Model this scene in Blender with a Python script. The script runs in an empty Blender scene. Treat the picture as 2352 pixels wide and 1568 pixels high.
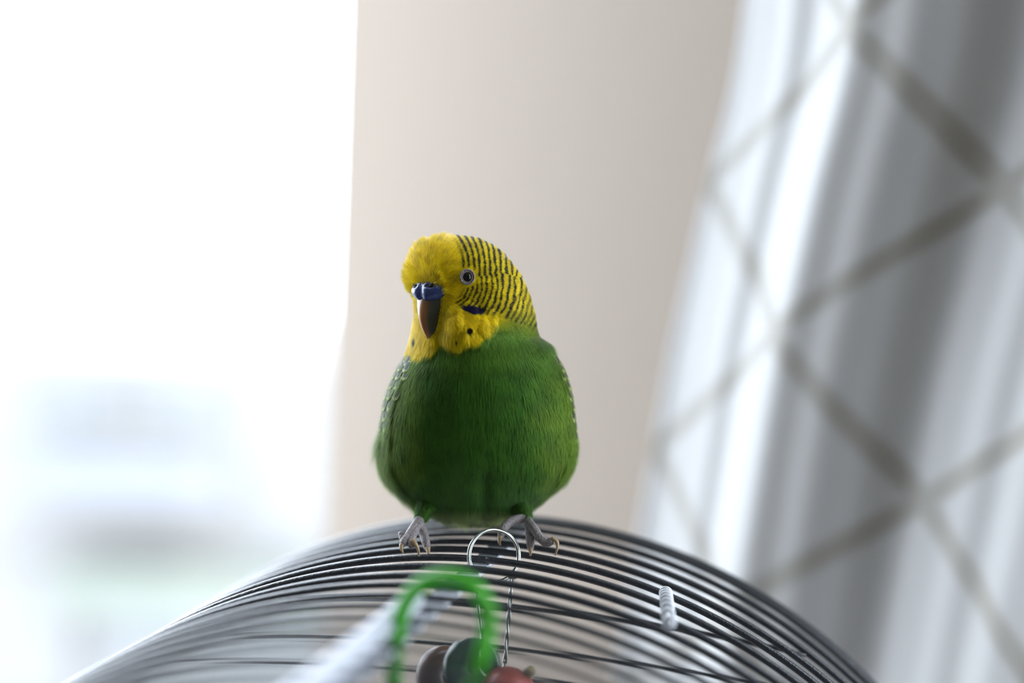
import bpy, math, random
import numpy as np
from mathutils import Vector, Matrix

random.seed(7)
rng = np.random.default_rng(11)

# ------------------------------------------------------------------ camera, world, light
SC = bpy.context.scene
COL = SC.collection
FPX = 3920.0                      # focal length in pixels of the 2352 px wide frame (60 mm on 36 mm)
FOC = 0.46                        # focus distance, m
PITCH = math.radians(4.26)
ROLL = math.radians(2.4)
CAM = Vector((0, 0, 1.16))
_f = Vector((0, math.cos(PITCH), -math.sin(PITCH)))
_u = Vector((0, math.sin(PITCH), math.cos(PITCH)))
_r = Vector((1, 0, 0))
CR = _r * math.cos(ROLL) + _u * math.sin(ROLL)
CU = _u * math.cos(ROLL) - _r * math.sin(ROLL)
CF = _f

cam_d = bpy.data.cameras.new('camera')
cam_d.sensor_width = 36
cam_d.lens = 60
cam_d.clip_start = 0.01
cam_d.clip_end = 300
cam_d.dof.use_dof = True
cam_d.dof.focus_distance = FOC
cam_d.dof.aperture_fstop = 3.4
cam_d.dof.aperture_blades = 0
cam = bpy.data.objects.new('camera', cam_d)
COL.objects.link(cam)
rot = Matrix((CR, CU, -CF)).transposed()
cam.matrix_world = Matrix.Translation(CAM) @ rot.to_4x4()
SC.camera = cam

SC.view_settings.view_transform = 'Standard'
SC.view_settings.look = 'None'
SC.view_settings.gamma = 1
SC.view_settings.use_curve_mapping = False
SC.view_settings.exposure = 0.32

world = bpy.data.worlds.new('overcast_sky')
SC.world = world
world.use_nodes = True
bg = world.node_tree.nodes['Background']
bg.inputs[0].default_value = (0.80, 0.89, 1.0, 1)
bg.inputs[1].default_value = 7.2

# room axes: L runs left along the window wall, R runs towards the camera side along the right wall
C0 = Vector((-0.118, 1.10, 0))
L = Vector((-0.8, -0.6, 0))
R = Vector((0.6, -0.8, 0))
ROOM_L, ROOM_R, ROOM_H = 2.3, 2.9, 2.5
WIN1 = (0.0, 0.95, 0.72, 2.25)      # along L, z
WIN2 = (0.76, 1.5, 0.85, 2.3)     # along R, z


def room(l, r, z):
    v = C0 + L * l + R * r
    return Vector((v.x, v.y, z))


def portal(name, center, normal, sx, sy):
    d = bpy.data.lights.new(name, 'AREA')
    d.shape = 'RECTANGLE'
    d.size, d.size_y = sx, sy
    d.cycles.is_portal = True
    o = bpy.data.objects.new(name, d)
    COL.objects.link(o)
    zax = -normal
    up = Vector((0, 0, 1))
    xax = up.cross(zax).normalized()
    o.matrix_world = Matrix.Translation(center) @ Matrix((xax, up, zax)).transposed().to_4x4()
    return o


portal('window_portal', room((WIN1[0] + WIN1[1]) / 2, -0.16, (WIN1[2] + WIN1[3]) / 2), R,
       WIN1[1] - WIN1[0] + .1, WIN1[3] - WIN1[2] + .1)
portal('side_window_offscreen', room(-0.16, (WIN2[0] + WIN2[1]) / 2, (WIN2[2] + WIN2[3]) / 2), L,
       WIN2[1] - WIN2[0] + .1, WIN2[3] - WIN2[2] + .1)


# ------------------------------------------------------------------ helpers
def W(px, py, depth):
    """point in the world that lies `depth` metres along the view axis at photo pixel px, py"""
    return CAM + CF * depth + CR * ((px - 1176) * depth / FPX) - CU * ((py - 784) * depth / FPX)


def tag(o, label=None, cat=None, group=None, kind=None):
    if label: o['label'] = label
    if cat: o['category'] = cat
    if group: o['group'] = group
    if kind: o['kind'] = kind
    return o


def empty(name, loc, label, cat, group=None):
    o = bpy.data.objects.new(name, None)
    o.empty_display_size = 0.02
    o.location = loc
    COL.objects.link(o)
    return tag(o, label, cat, group)


class MB:
    """collects vertices and faces for one mesh"""
    def __init__(s):
        s.v, s.f, s.m, s.c = [], [], [], []

    def add(s, verts, faces, mi=0, col=None):
        b = len(s.v)
        s.v += [tuple(p) for p in verts]
        s.f += [tuple(i + b for i in f) for f in faces]
        s.m += [mi] * len(faces)
        if col is not None:
            s.c += [tuple(col)] * len(verts) if not isinstance(col, list) else col
        return s

    def box(s, lo, hi, mi=0, bevel=0):
        x0, y0, z0 = lo
        x1, y1, z1 = hi
        v = [(x0, y0, z0), (x1, y0, z0), (x1, y1, z0), (x0, y1, z0), (x0, y0, z1), (x1, y0, z1), (x1, y1, z1), (x0, y1, z1)]
        f = [(0, 3, 2, 1), (4, 5, 6, 7), (0, 1, 5, 4), (1, 2, 6, 5), (2, 3, 7, 6), (3, 0, 4, 7)]
        return s.add(v, f, mi)

    def slab(s, fn, a, b, c, mi=0):
        """box in a mapped frame fn(u, v, w)"""
        v = [fn(u, w, z) for z in c for (u, w) in ((a[0], b[0]), (a[1], b[0]), (a[1], b[1]), (a[0], b[1]))]
        f = [(0, 3, 2, 1), (4, 5, 6, 7), (0, 1, 5, 4), (1, 2, 6, 5), (2, 3, 7, 6), (3, 0, 4, 7)]
        return s.add(v, f, mi)

    def tube(s, pts, radii, n=10, sub=4, closed=False, mi=0, flat=1.0):
        pts = [np.array(p, float) for p in pts]
        if not hasattr(radii, '__len__'):
            radii = [radii] * len(pts)
        P, Q = [], []
        m = len(pts)
        rngi = range(m) if closed else range(m - 1)
        for i in rngi:
            p1, p2 = pts[i], pts[(i + 1) % m]
            p0 = pts[i - 1] if (i > 0 or closed) else 2 * p1 - p2
            p3 = pts[(i + 2) % m] if (i + 2 < m or closed) else 2 * p2 - p1
            for k in range(sub):
                t = k / sub
                P.append(.5 * (2 * p1 + (p2 - p0) * t + (2 * p0 - 5 * p1 + 4 * p2 - p3) * t * t + (3 * p1 - p0 - 3 * p2 + p3) * t ** 3))
                Q.append(radii[i] * (1 - t) + radii[(i + 1) % m] * t)
        if not closed:
            P.append(pts[-1]); Q.append(radii[-1])
        K = len(P)
        tang = []
        for i in range(K):
            if closed:
                d = P[(i + 1) % K] - P[i - 1]
            else:
                d = P[min(i + 1, K - 1)] - P[max(i - 1, 0)]
            tang.append(d / (np.linalg.norm(d) + 1e-12))
        ref = np.array([0, 0, 1.]) if abs(tang[0][2]) < .9 else np.array([1., 0, 0])
        nrm = ref - tang[0] * ref.dot(tang[0]); nrm /= np.linalg.norm(nrm)
        V, F = [], []
        for i in range(K):
            nrm = nrm - tang[i] * nrm.dot(tang[i]); nrm /= np.linalg.norm(nrm)
            b = np.cross(tang[i], nrm)
            for k in range(n):
                a = 2 * math.pi * k / n
                V.append(P[i] + Q[i] * (nrm * math.cos(a) + b * math.sin(a) * flat))
        for i in range(K if closed else K - 1):
            for k in range(n):
                j = (i + 1) % K
                F.append((i * n + k, i * n + (k + 1) % n, j * n + (k + 1) % n, j * n + k))
        if not closed:
            F.append(tuple(range(n - 1, -1, -1)))
            F.append(tuple(range((K - 1) * n, K * n)))
        return s.add(V, F, mi)

    def lathe(s, prof, n=32, M=None, mi=0):
        """profile [(radius, height)] turned round z, then mapped by matrix M"""
        V, F = [], []
        for (r_, h) in prof:
            for k in range(n):
                a = 2 * math.pi * k / n
                p = Vector((r_ * math.cos(a), r_ * math.sin(a), h))
                V.append(M @ p if M is not None else p)
        for i in range(len(prof) - 1):
            for k in range(n):
                F.append((i * n + k, i * n + (k + 1) % n, (i + 1) * n + (k + 1) % n, (i + 1) * n + k))
        if prof[0][0] > 1e-6: F.append(tuple(range(n - 1, -1, -1)))
        if prof[-1][0] > 1e-6: F.append(tuple(range((len(prof) - 1) * n, len(prof) * n)))
        return s.add(V, F, mi)

    def mesh(s, name, mats, smooth=True):
        me = bpy.data.meshes.new(name)
        me.from_pydata(s.v, [], s.f)
        for m in (mats if isinstance(mats, (list, tuple)) else [mats]):
            me.materials.append(m)
        if any(s.m):
            me.polygons.foreach_set('material_index', s.m)
        if smooth:
            me.polygons.foreach_set('use_smooth', [True] * len(me.polygons))
        if s.c and len(s.c) == len(s.v):
            at = me.color_attributes.new('col', 'FLOAT_COLOR', 'POINT')
            at.data.foreach_set('color', np.array([list(c) + [1] for c in s.c], dtype=np.float32).ravel())
        me.update()
        return me

    def build(s, name, mats, parent=None, smooth=True):
        o = bpy.data.objects.new(name, s.mesh(name, mats, smooth))
        COL.objects.link(o)
        if parent is not None:
            o.parent = parent
        return o


def mat(name, color, rough=.5, metal=0, noise=None, bump=None, spec=.5, transl=0, sheen=0, attr=None, coat=0, alpha_glass=False):
    """noise = (scale, second colour, amount), bump = (scale, strength, distance)"""
    m = bpy.data.materials.new(name)
    m.use_nodes = True
    nt = m.node_tree
    N, K = nt.nodes, nt.links
    b = N['Principled BSDF']
    out = N['Material Output']
    b.inputs['Base Color'].default_value = (*color, 1)
    b.inputs['Roughness'].default_value = rough
    b.inputs['Metallic'].default_value = metal
    b.inputs['Specular IOR Level'].default_value = spec
    b.inputs['Coat Weight'].default_value = coat
    b.inputs['Sheen Weight'].default_value = sheen
    csock = None
    if attr:
        a = N.new('ShaderNodeAttribute'); a.attribute_name = attr
        csock = a.outputs['Color']
    if noise:
        t = N.new('ShaderNodeTexCoord')
        n = N.new('ShaderNodeTexNoise'); n.inputs['Scale'].default_value = noise[0]; n.inputs['Detail'].default_value = 4
        K.new(t.outputs['Object'], n.inputs['Vector'])
        rp = N.new('ShaderNodeMapRange'); rp.inputs[1].default_value = .35; rp.inputs[2].default_value = .65
        rp.inputs[4].default_value = noise[2]
        K.new(n.outputs['Fac'], rp.inputs[0])
        mx = N.new('ShaderNodeMix'); mx.data_type = 'RGBA'
        K.new(rp.outputs[0], mx.inputs[0])
        if csock: K.new(csock, mx.inputs[6])
        else: mx.inputs[6].default_value = (*color, 1)
        mx.inputs[7].default_value = (*noise[1], 1)
        csock = mx.outputs[2]
    if csock: K.new(csock, b.inputs['Base Color'])
    if bump:
        t = N.new('ShaderNodeTexCoord')
        n = N.new('ShaderNodeTexNoise'); n.inputs['Scale'].default_value = bump[0]; n.inputs['Detail'].default_value = 3
        K.new(t.outputs['Object'], n.inputs['Vector'])
        bp = N.new('ShaderNodeBump'); bp.inputs['Strength'].default_value = bump[1]; bp.inputs['Distance'].default_value = bump[2]
        K.new(n.outputs['Fac'], bp.inputs['Height'])
        K.new(bp.outputs[0], b.inputs['Normal'])
    if transl:
        tr = N.new('ShaderNodeBsdfTranslucent')
        tr.inputs[0].default_value = (*color, 1)
        if csock: K.new(csock, tr.inputs[0])
        ms = N.new('ShaderNodeMixShader'); ms.inputs[0].default_value = transl
        K.new(b.outputs[0], ms.inputs[1]); K.new(tr.outputs[0], ms.inputs[2])
        K.new(ms.outputs[0], out.inputs[0])
    if alpha_glass:
        tr = N.new('ShaderNodeBsdfTransparent')
        gl = N.new('ShaderNodeBsdfGlossy'); gl.inputs['Roughness'].default_value = .02
        lw = N.new('ShaderNodeLayerWeight'); lw.inputs[0].default_value = .5
        pw = N.new('ShaderNodeMath'); pw.operation = 'POWER'; pw.inputs[1].default_value = 5
        K.new(lw.outputs['Facing'], pw.inputs[0])
        fr = N.new('ShaderNodeMath'); fr.operation = 'MULTIPLY_ADD'; fr.inputs[1].default_value = .9; fr.inputs[2].default_value = .03
        K.new(pw.outputs[0], fr.inputs[0])
        ms = N.new('ShaderNodeMixShader')
        K.new(fr.outputs[0], ms.inputs[0]); K.new(tr.outputs[0], ms.inputs[1]); K.new(gl.outputs[0], ms.inputs[2])
        K.new(ms.outputs[0], out.inputs[0])
    return m


M = {}
M['plaster'] = mat('beige_plaster', (.335, .275, .222), .85, noise=(3, (.323, .264, .212), .6), bump=(60, .15, .002))
M['paint'] = mat('pale_wall_paint', (.36, .35, .33), .9, noise=(2, (.34, .33, .31), .5))
M['ceiling'] = mat('ceiling_paint', (.7, .7, .68), .9, noise=(2, (.66, .66, .64), .5))
M['floor'] = mat('wood_floor', (.22, .14, .08), .5, noise=(6, (.16, .1, .06), .7))
M['frame'] = mat('white_window_frame', (.8, .8, .8), .35, noise=(5, (.76, .76, .76), .3))
M['glass'] = mat('window_glass', (1, 1, 1), 0, alpha_glass=True)
M['wire'] = mat('black_painted_wire', (.017, .020, .026), .36, coat=.4, noise=(900, (.04, .043, .05), .5), bump=(1500, .5, .0006), spec=.6)
M['steel'] = mat('galvanised_steel', (.62, .64, .66), .3, metal=.9, noise=(500, (.45, .47, .5), .6), bump=(900, .3, .0004))
M['ringsteel'] = mat('ring_steel', (.5, .52, .48), .22, metal=1, noise=(300, (.38, .4, .36), .5))
M['strip'] = mat('bare_metal_strip', (.78, .80, .86), .4, metal=.15, noise=(700, (.6, .62, .66), .5), bump=(1200, .3, .0004))
M['hook'] = mat('green_plastic', (.12, .56, .05), .35, noise=(80, (.10, .5, .04), .5), transl=.4)
M['disc_green'] = mat('dark_green_bead', (.02, .07, .05), .25, noise=(120, (.03, .1, .04), .6), coat=.4)
M['disc_brown'] = mat('brown_wood_bead', (.16, .07, .04), .35, noise=(200, (.1, .045, .03), .7), coat=.3)
M['red'] = mat('red_painted_wood', (.46, .085, .06), .42, noise=(250, (.40, .11, .08), .6), coat=.15)
M['rope'] = mat('tan_cord', (.45, .36, .2), .8, noise=(900, (.3, .24, .13), .7), bump=(1500, .6, .0008))
M['white'] = mat('white_plastic', (.80, .82, .86), .35, noise=(60, (.76, .78, .82), .4))
M['tubegrey'] = mat('pale_grey_plastic', (.50, .52, .57), .5, noise=(60, (.46, .48, .53), .4))
M['tray'] = mat('grey_plastic_tray', (.2, .22, .25), .5, noise=(20, (.18, .2, .22), .4))
M['table'] = mat('oak_table', (.35, .22, .12), .45, noise=(14, (.27, .16, .08), .7))


# ------------------------------------------------------------------ the room
def wall_piece(mb, axis, a, b, z, t=.14):
    """axis 'back' runs along L at r=0, 'right' along R at l=0 (thickness goes outwards)"""
    if axis == 'back':
        mb.slab(lambda u, w, zz: room(u, w, zz), a, (-t, 0), z)
    elif axis == 'right':
        mb.slab(lambda u, w, zz: room(w, u, zz), a, (-t, 0), z)
    elif axis == 'front':
        mb.slab(lambda u, w, zz: room(u, ROOM_R + w, zz), a, (0, t), z)
    else:
        mb.slab(lambda u, w, zz: room(ROOM_L + w, u, zz), a, (0, t), z)


def setting(name, mb, m, smooth=False):
    return tag(mb.build(name, m, None, smooth), kind='structure')


mb = MB()
wall_piece(mb, 'back', (0, WIN1[1]), None, (0, WIN1[2]))
wall_piece(mb, 'back', (0, WIN1[1]), None, (WIN1[3], ROOM_H))
wall_piece(mb, 'back', (WIN1[1], ROOM_L), None, (0, ROOM_H))
tag(setting('wall_back', mb, M['paint']), 'pale wall around the bright window')
mb = MB()
wall_piece(mb, 'right', (0, WIN2[0]), None, (0, ROOM_H))
wall_piece(mb, 'right', (WIN2[0], WIN2[1]), None, (0, WIN2[2]))
wall_piece(mb, 'right', (WIN2[0], WIN2[1]), None, (WIN2[3], ROOM_H))
wall_piece(mb, 'right', (WIN2[1], ROOM_R), None, (0, ROOM_H))
tag(setting('wall_right', mb, M['plaster']), 'beige plaster wall between the bright window and the white curtain')
mb = MB(); wall_piece(mb, 'left', (0, ROOM_R), None, (0, ROOM_H)); setting('wall_left', mb, M['paint'])
mb = MB(); wall_piece(mb, 'front', (0, ROOM_L), None, (0, ROOM_H)); setting('wall_front', mb, M['paint'])
mb = MB(); mb.slab(room, (-.14, ROOM_L + .14), (-.14, ROOM_R + .14), (-.1, 0)); setting('floor', mb, M['floor'])
mb = MB(); mb.slab(room, (-.14, ROOM_L + .14), (-.14, ROOM_R + .14), (ROOM_H, ROOM_H + .1)); setting('ceiling', mb, M['ceiling'])


def window(name, fn, a, z, label, first_jamb=True):
    """frame set 8 to 12 cm into the opening, one pane and a sill; fn(u, depth, z)"""
    root = bpy.data.objects.new(name, None)
    COL.objects.link(root)
    root.location = fn((a[0] + a[1]) / 2, -.1, z[0])
    bpy.context.view_layer.update()
    inv = root.matrix_world.inverted()
    g = lambda u, w, zz: inv @ fn(u, w, zz)
    w = .05
    mb = MB()
    mb.slab(g, (a[1] - w, a[1]), (-.13, -.08), z)
    if first_jamb:
        mb.slab(g, (a[0], a[0] + w), (-.13, -.08), z)
    mb.slab(g, (a[0], a[1]), (-.13, -.08), (z[1] - w, z[1]))
    mb.slab(g, (a[0], a[1]), (-.13, -.08), (z[0], z[0] + w))
    mb.build('window_frame', M['frame'], root, False)
    mb = MB(); mb.slab(g, (a[0], a[1] - w), (-.107, -.103), (z[0] + w, z[1] - w)); mb.build('pane', M['glass'], root, False)
    mb = MB(); mb.slab(g, (a[0] + .002, a[1]), (-.08, .03), (z[0] - .0, z[0] + .02)); mb.build('window_sill', M['frame'], root, False)
    tag(root, label, kind='structure')
    return root


window('window_1', lambda u, w, z: room(u, w, z), WIN1[:2], WIN1[2:], 'tall bright window looking out on pale buildings', False)
window('window_2', lambda u, w, z: room(w, u, z), WIN2[:2], WIN2[2:], 'side window beside the white curtain')

# ------------------------------------------------------------------ outside the window
M['ground'] = mat('pale_ground', (0.180, 0.185, 0.190), .9, noise=(.3, (0.160, 0.165, 0.170), .6))
M['facade'] = mat('pale_render', (0.189, 0.182, 0.176), .8, noise=(.4, (0.177, 0.175, 0.169), .6))
M['fglass'] = mat('far_window_glass', (0.151, 0.157, 0.156), .2, noise=(.8, (0.138, 0.147, 0.145), .5))
M['bluepanel'] = mat('pale_blue_panel', (0.147, 0.154, 0.183), .7, noise=(.5, (0.138, 0.147, 0.173), .5))
M['awning'] = mat('grey_green_awning', (0.143, 0.157, 0.131), .8, noise=(1, (0.126, 0.141, 0.119), .6))

OUT = tag(MB().slab(lambda x, y, z: Vector((x, y, z)), (-60, 40), (3.5, 90), (-9.2, -9)).build('ground_outside', M['ground'], None, False), kind='structure')
DB = 16.0
FB = empty('pale_building', (W(300, 1200, DB).x, W(300, 1200, DB).y, -9.0), 'pale hazy building with windows and a blue balcony band outside the window', 'building')
bpy.context.view_layer.update()
FBi = FB.matrix_world.inverted()


def far_box(name, m, px0, px1, py0, py1, d0, d1, parent, down=False):
    k = DB / FPX
    x0, x1 = (px0 - 1176) * k, (px1 - 1176) * k
    zt = W((px0 + px1) / 2, py0, DB).z
    zb = -9.0 if down else W((px0 + px1) / 2, py1, DB).z
    mb = MB()
    mb.slab(lambda x, y, z: FBi @ Vector((x, y, z)), (x0, x1), (DB + d0, DB + d1), (zb, zt))
    return mb.build(name, m, parent, False)


far_box('wall', M['facade'], -500, 1000, 818, 0, 0.0, 6, FB, True)
for a, b in ((70, 262), (345, 540)):
    f = far_box('window', M['fglass'], a, b, 872, 1015, -.04, .02, FB)
    far_box('mullion', M['facade'], (a + b) / 2 - 6, (a + b) / 2 + 6, 872, 1015, -.07, 0, FB)
far_box('roof_ledge', M['facade'], 40, 560, 850, 868, -.3, 0, FB)
far_box('balcony_panel', M['bluepanel'], 50, 560, 1030, 1105, -.9, -.8, FB)
far_box('balcony_slab', M['facade'], 50, 560, 1105, 1118, -.9, 0, FB)
far_box('awning', M['awning'], 195, 760, 1290, 1375, -1.0, -.05, FB)
far_box('shop_window', M['fglass'], 270, 760, 1392, 1600, -.05, .02, FB)
far_box('pillar', M['facade'], -120, 190, 1300, 1620, -.12, .02, FB)

# ------------------------------------------------------------------ curtain
# lives in the plane of the right wall: s along R, height z, offset n towards L
def curtain_material():
    m = bpy.data.materials.new('white_lattice_curtain')
    m.use_nodes = True
    nt = m.node_tree; N, K = nt.nodes, nt.links
    b = N['Principled BSDF']; b.inputs['Roughness'].default_value = .6; b.inputs['Sheen Weight'].default_value = .1
    uv = N.new('ShaderNodeUVMap'); uv.uv_map = 'cloth'
    sp = N.new('ShaderNodeSeparateXYZ'); K.new(uv.outputs[0], sp.inputs[0])

    def math_(op, a, b_=None):
        n = N.new('ShaderNodeMath'); n.operation = op
        for i, v in enumerate((a, b_)):
            if v is None: continue
            if isinstance(v, (int, float)): n.inputs[i].default_value = v
            else: K.new(v, n.inputs[i])
        return n.outputs[0]
    P, Q = .150, .112
    u = math_('DIVIDE', sp.outputs[0], P); v = math_('DIVIDE', sp.outputs[1], Q)
    lines = []
    for w in (math_('ADD', u, v), math_('SUBTRACT', u, v)):
        fr = math_('FRACT', w)
        d = math_('ABSOLUTE', math_('SUBTRACT', fr, .5))
        mr = N.new('ShaderNodeMapRange'); mr.interpolation_type = 'SMOOTHSTEP'
        mr.inputs[1].default_value = .025; mr.inputs[2].default_value = .072; mr.inputs[3].default_value = 1; mr.inputs[4].default_value = 0
        K.new(d, mr.inputs[0]); lines.append(mr.outputs[0])
    mask = math_('MAXIMUM', lines[0], lines[1])
    mx = N.new('ShaderNodeMix'); mx.data_type = 'RGBA'
    K.new(math_('MULTIPLY', mask, .58), mx.inputs[0])
    mx.inputs[6].default_value = (.70, .69, .675, 1); mx.inputs[7].default_value = (.36, .32, .24, 1)
    K.new(mx.outputs[2], b.inputs['Base Color'])
    tr = N.new('ShaderNodeBsdfTranslucent'); K.new(mx.outputs[2], tr.inputs[0])
    ms = N.new('ShaderNodeMixShader'); ms.inputs[0].default_value = .3
    K.new(b.outputs[0], ms.inputs[1]); K.new(tr.outputs[0], ms.inputs[2]); K.new(ms.outputs[0], N['Material Output'].inputs[0])
    return m


M['curtain'] = curtain_material()
EDGE_Z = [.80, .958, .992, 1.033, 1.070, 1.107, 1.144, 1.179, 1.214, 1.248, 1.281, 1.6, 2.36]
EDGE_S = [.372, .395, .401, .408, .415, .422, .432, .441, .453, .458, .459, .47, .48]
nz, ns = 170, 300
zz = np.concatenate([np.linspace(.80, 1.4, 120), np.linspace(1.42, 2.36, 50)])
es = np.interp(zz, EDGE_Z, EDGE_S)
ker = np.ones(7) / 7
es = np.convolve(np.pad(es, 3, 'edge'), ker, 'valid')
V, UV = [], []
for i in range(nz):
    q = np.linspace(0, 1, ns)
    v = q * .30
    s = es[i] + v
    vv = v + .010 * np.exp(-(v / .02) ** 2)
    th = 2 * math.pi * vv / .185 - .75
    off = .09 + .0088 * (np.sin(th) - .42 * np.sin(2 * th)) + .0011 * np.sin(2 * math.pi * (v / .041 + .4 * zz[i])) + .0004 * np.sin(2 * math.pi * (v / .021 + 1.3 * zz[i]))
    off += .004 * np.sin(5 * zz[i] + 20 * v)
    arc = np.concatenate([[0], np.cumsum(np.hypot(np.diff(s), np.diff(off)))])
    for j in range(ns):
        V.append(room(off[j], s[j], zz[i])); UV.append((arc[j], zz[i]))
F = [(i * ns + j, i * ns + j + 1, (i + 1) * ns + j + 1, (i + 1) * ns + j) for i in range(nz - 1) for j in range(ns - 1)]
mb = MB().add(V, F)
cu = mb.build('curtain', M['curtain'])
lay = cu.data.uv_layers.new(name='cloth')
idx = np.empty(len(cu.data.loops), dtype=np.int32)
cu.data.loops.foreach_get('vertex_index', idx)
lay.data.foreach_set('uv', np.array(UV, dtype=np.float32)[idx].ravel())
sol = cu.modifiers.new('thickness', 'SOLIDIFY'); sol.thickness = .0008
tag(cu, 'white curtain with a taupe diamond lattice hanging in soft folds', 'curtain')
rod = empty('curtain_rod', room(.085, .6, 2.385), 'white curtain rod above the window wall', 'curtain rod')
bpy.context.view_layer.update()
ri = rod.matrix_world.inverted()
MB().tube([ri @ room(.085, s_, 2.385) for s_ in (.06, .6, 1.9)], .012, 14, 2).build('pole', M['frame'], rod)
for s_ in (.1, 1.85):
    MB().tube([ri @ room(.085, s_, 2.385), ri @ room(.0, s_, 2.385)], .009, 10, 2).build('bracket', M['frame'], rod)

# ------------------------------------------------------------------ bird cage
YAW = math.radians(11.5)
AX = Vector((math.sin(YAW), math.cos(YAW), 0))       # along the ridge, away from the camera
CX = Vector((math.cos(YAW), -math.sin(YAW), 0))
CZ = Vector((0, 0, 1))
RAD, PITCHW, WR = .158, .0122, .00098
RIDGE = W(1100, 1284, FOC)
SIDE = .11
base_z = RIDGE.z - RAD - SIDE
cage = empty('bird_cage', (RIDGE.x - AX.x * .1, RIDGE.y - AX.y * .1, base_z - .03), 'black wire bird cage with an arched barrel roof', 'bird cage')
cage.rotation_euler.z = -YAW
bpy.context.view_layer.update()
CI = cage.matrix_world.inverted()


def cg(a, c, z):
    """cage-local point: a along the ridge from the focus wire, c across, z below the ridge"""
    return CI @ (RIDGE + AX * a + CX * c + CZ * z)


def arc_pt(a, ang, dr=0):
    r_ = RAD + dr
    return cg(a, r_ * math.sin(ang), -RAD + r_ * math.cos(ang))


pts = [cg(0, -RAD, -RAD - SIDE), cg(0, -RAD, -RAD - SIDE / 2)]
pts += [arc_pt(0, math.radians(t)) for t in np.linspace(-90, 90, 49)]
pts += [cg(0, RAD, -RAD - SIDE / 2), cg(0, RAD, -RAD - SIDE)]
wire_me = MB().tube(pts, WR, 12, 3).mesh('roof_wire', M['wire'])
org = CI.inverted()
for i in range(-5, 19):
    o = bpy.data.objects.new('roof_wire', wire_me)
    COL.objects.link(o)
    o.parent = cage
    jit = 0 if i in (0, -1) else random.uniform(-.0005, .0005)
    d = CI.to_3x3() @ (AX * (-i * PITCHW + jit))
    o.location = d
    o.rotation_euler.z = 0 if i in (0, -1) else random.uniform(-.004, .004)
A_FAR, A_NEAR = 5 * PITCHW, -18 * PITCHW
# end frames, thicker
for a in (A_FAR + .004, A_NEAR - .004):
    MB().tube([p + cg(a, 0, 0) - cg(0, 0, 0) for p in [Vector(q) for q in pts]], .0014, 12, 3).build('end_hoop', M['wire'], cage)
# flat strip along the ridge, under the wires
mb = MB()
w_, t_ = .0028, .0014
mb.slab(lambda u, w, z: cg(u, w, z), (A_NEAR - .01, A_FAR + .006), (-w_, w_), (-WR - t_ - .0002, -WR - .0002))
mb.build('ridge_strip', M['strip'], cage, False)
# base rim and tray
rim = [cg(A_NEAR, -RAD, -RAD - SIDE), cg(A_FAR, -RAD, -RAD - SIDE), cg(A_FAR, RAD, -RAD - SIDE), cg(A_NEAR, RAD, -RAD - SIDE)]
for i in range(4):
    MB().tube([rim[i], rim[(i + 1) % 4]], .0016, 10, 2).build('base_rod', M['wire'], cage)
mb = MB()
mb.slab(lambda u, w, z: cg(u, w, z), (A_NEAR - .012, A_FAR + .012), (-RAD - .008, RAD + .008), (-RAD - SIDE - .03, -RAD - SIDE - .002))
mb.build('tray', M['tray'], cage, False)
# side rods that tie the arches together, low on both flanks
for sgn in (-1, 1):
    for ang in (62, 86):
        MB().tube([arc_pt(A_NEAR, math.radians(sgn * ang), -.0017), arc_pt(A_FAR, math.radians(sgn * ang), -.0017)], .0010, 10, 2).build('tie_rod', M['wire'], cage)
# flat brace wires across the inside of the roof
for drop, a in ((.0190, .030), (.0212, .036), (.0315, .030), (.0345, .040), (.041, .034)):
    hw = math.sqrt(2 * RAD * drop - drop * drop) if drop < .0 else math.sqrt(max(RAD ** 2 - (RAD - drop - .006) ** 2, 1e-6))
    q = [cg(a, c, -drop - .006 * (c / hw) ** 2) for c in np.linspace(-hw * .985, hw * .985, 9)]
    MB().tube(q, .0006, 10, 4).build('brace_wire', M['wire'], cage)

# roof door on the right flank: frame wires, hinge rod with coils
ang_r = math.asin(.0525 / RAD)
door = MB()
for a, dr in ((-.0042, .0010), ):
    q = [arc_pt(a, t, dr) for t in np.linspace(.018, ang_r, 12)]
    door.tube(q, .00088, 10, 3)
door.build('door_wire', M['wire'], cage)
HP = lambda t: CI @ (W(1529, 1360, FOC - .001) * (1 - t) + W(1537, 1432, FOC - .040) * t)
mb = MB()
mb.tube([HP(t) for t in (0, .5, 1)], .0008, 10, 3)
hinge = mb.build('hinge_rod', M['white'], cage)
mb = MB()
for t in (.02, .1, .18, .28, .4, .54, .72, .97):
    c = np.array(HP(t))
    ring = [c + np.array(CI.to_3x3() @ (CX * (.0013 * math.cos(b)) + CZ * (.0013 * math.sin(b)))) for b in np.linspace(0, 2 * math.pi, 10, endpoint=False)]
    mb.tube(ring, .0006, 8, 2, closed=True)
mb.build('hinge_coil', M['white'], hinge)
tag(cage, None)

# tray stands on a table
tz = base_z - .03
table = empty('side_table', (RIDGE.x - AX.x * .1, RIDGE.y - AX.y * .1 + .02, 0), 'oak side table under the bird cage', 'table')
table.rotation_euler.z = -YAW
mb = MB(); mb.box((-.19, -.19, tz - .03), (.19, .20, tz - .0005)); mb.build('table_top', M['table'], table, False)
for sx in (-1, 1):
    for sy in (-1, 1):
        mb = MB(); mb.tube([(sx * .165, sy * .165, 0), (sx * .16, sy * .16, tz - .03)], [.014, .02], 12, 2); mb.build('leg', M['table'], table)

# ------------------------------------------------------------------ things hanging on the ridge
def local_builder(root):
    bpy.context.view_layer.update()
    inv = root.matrix_world.inverted()
    return lambda px, py, d: inv @ W(px, py, d)


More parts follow.
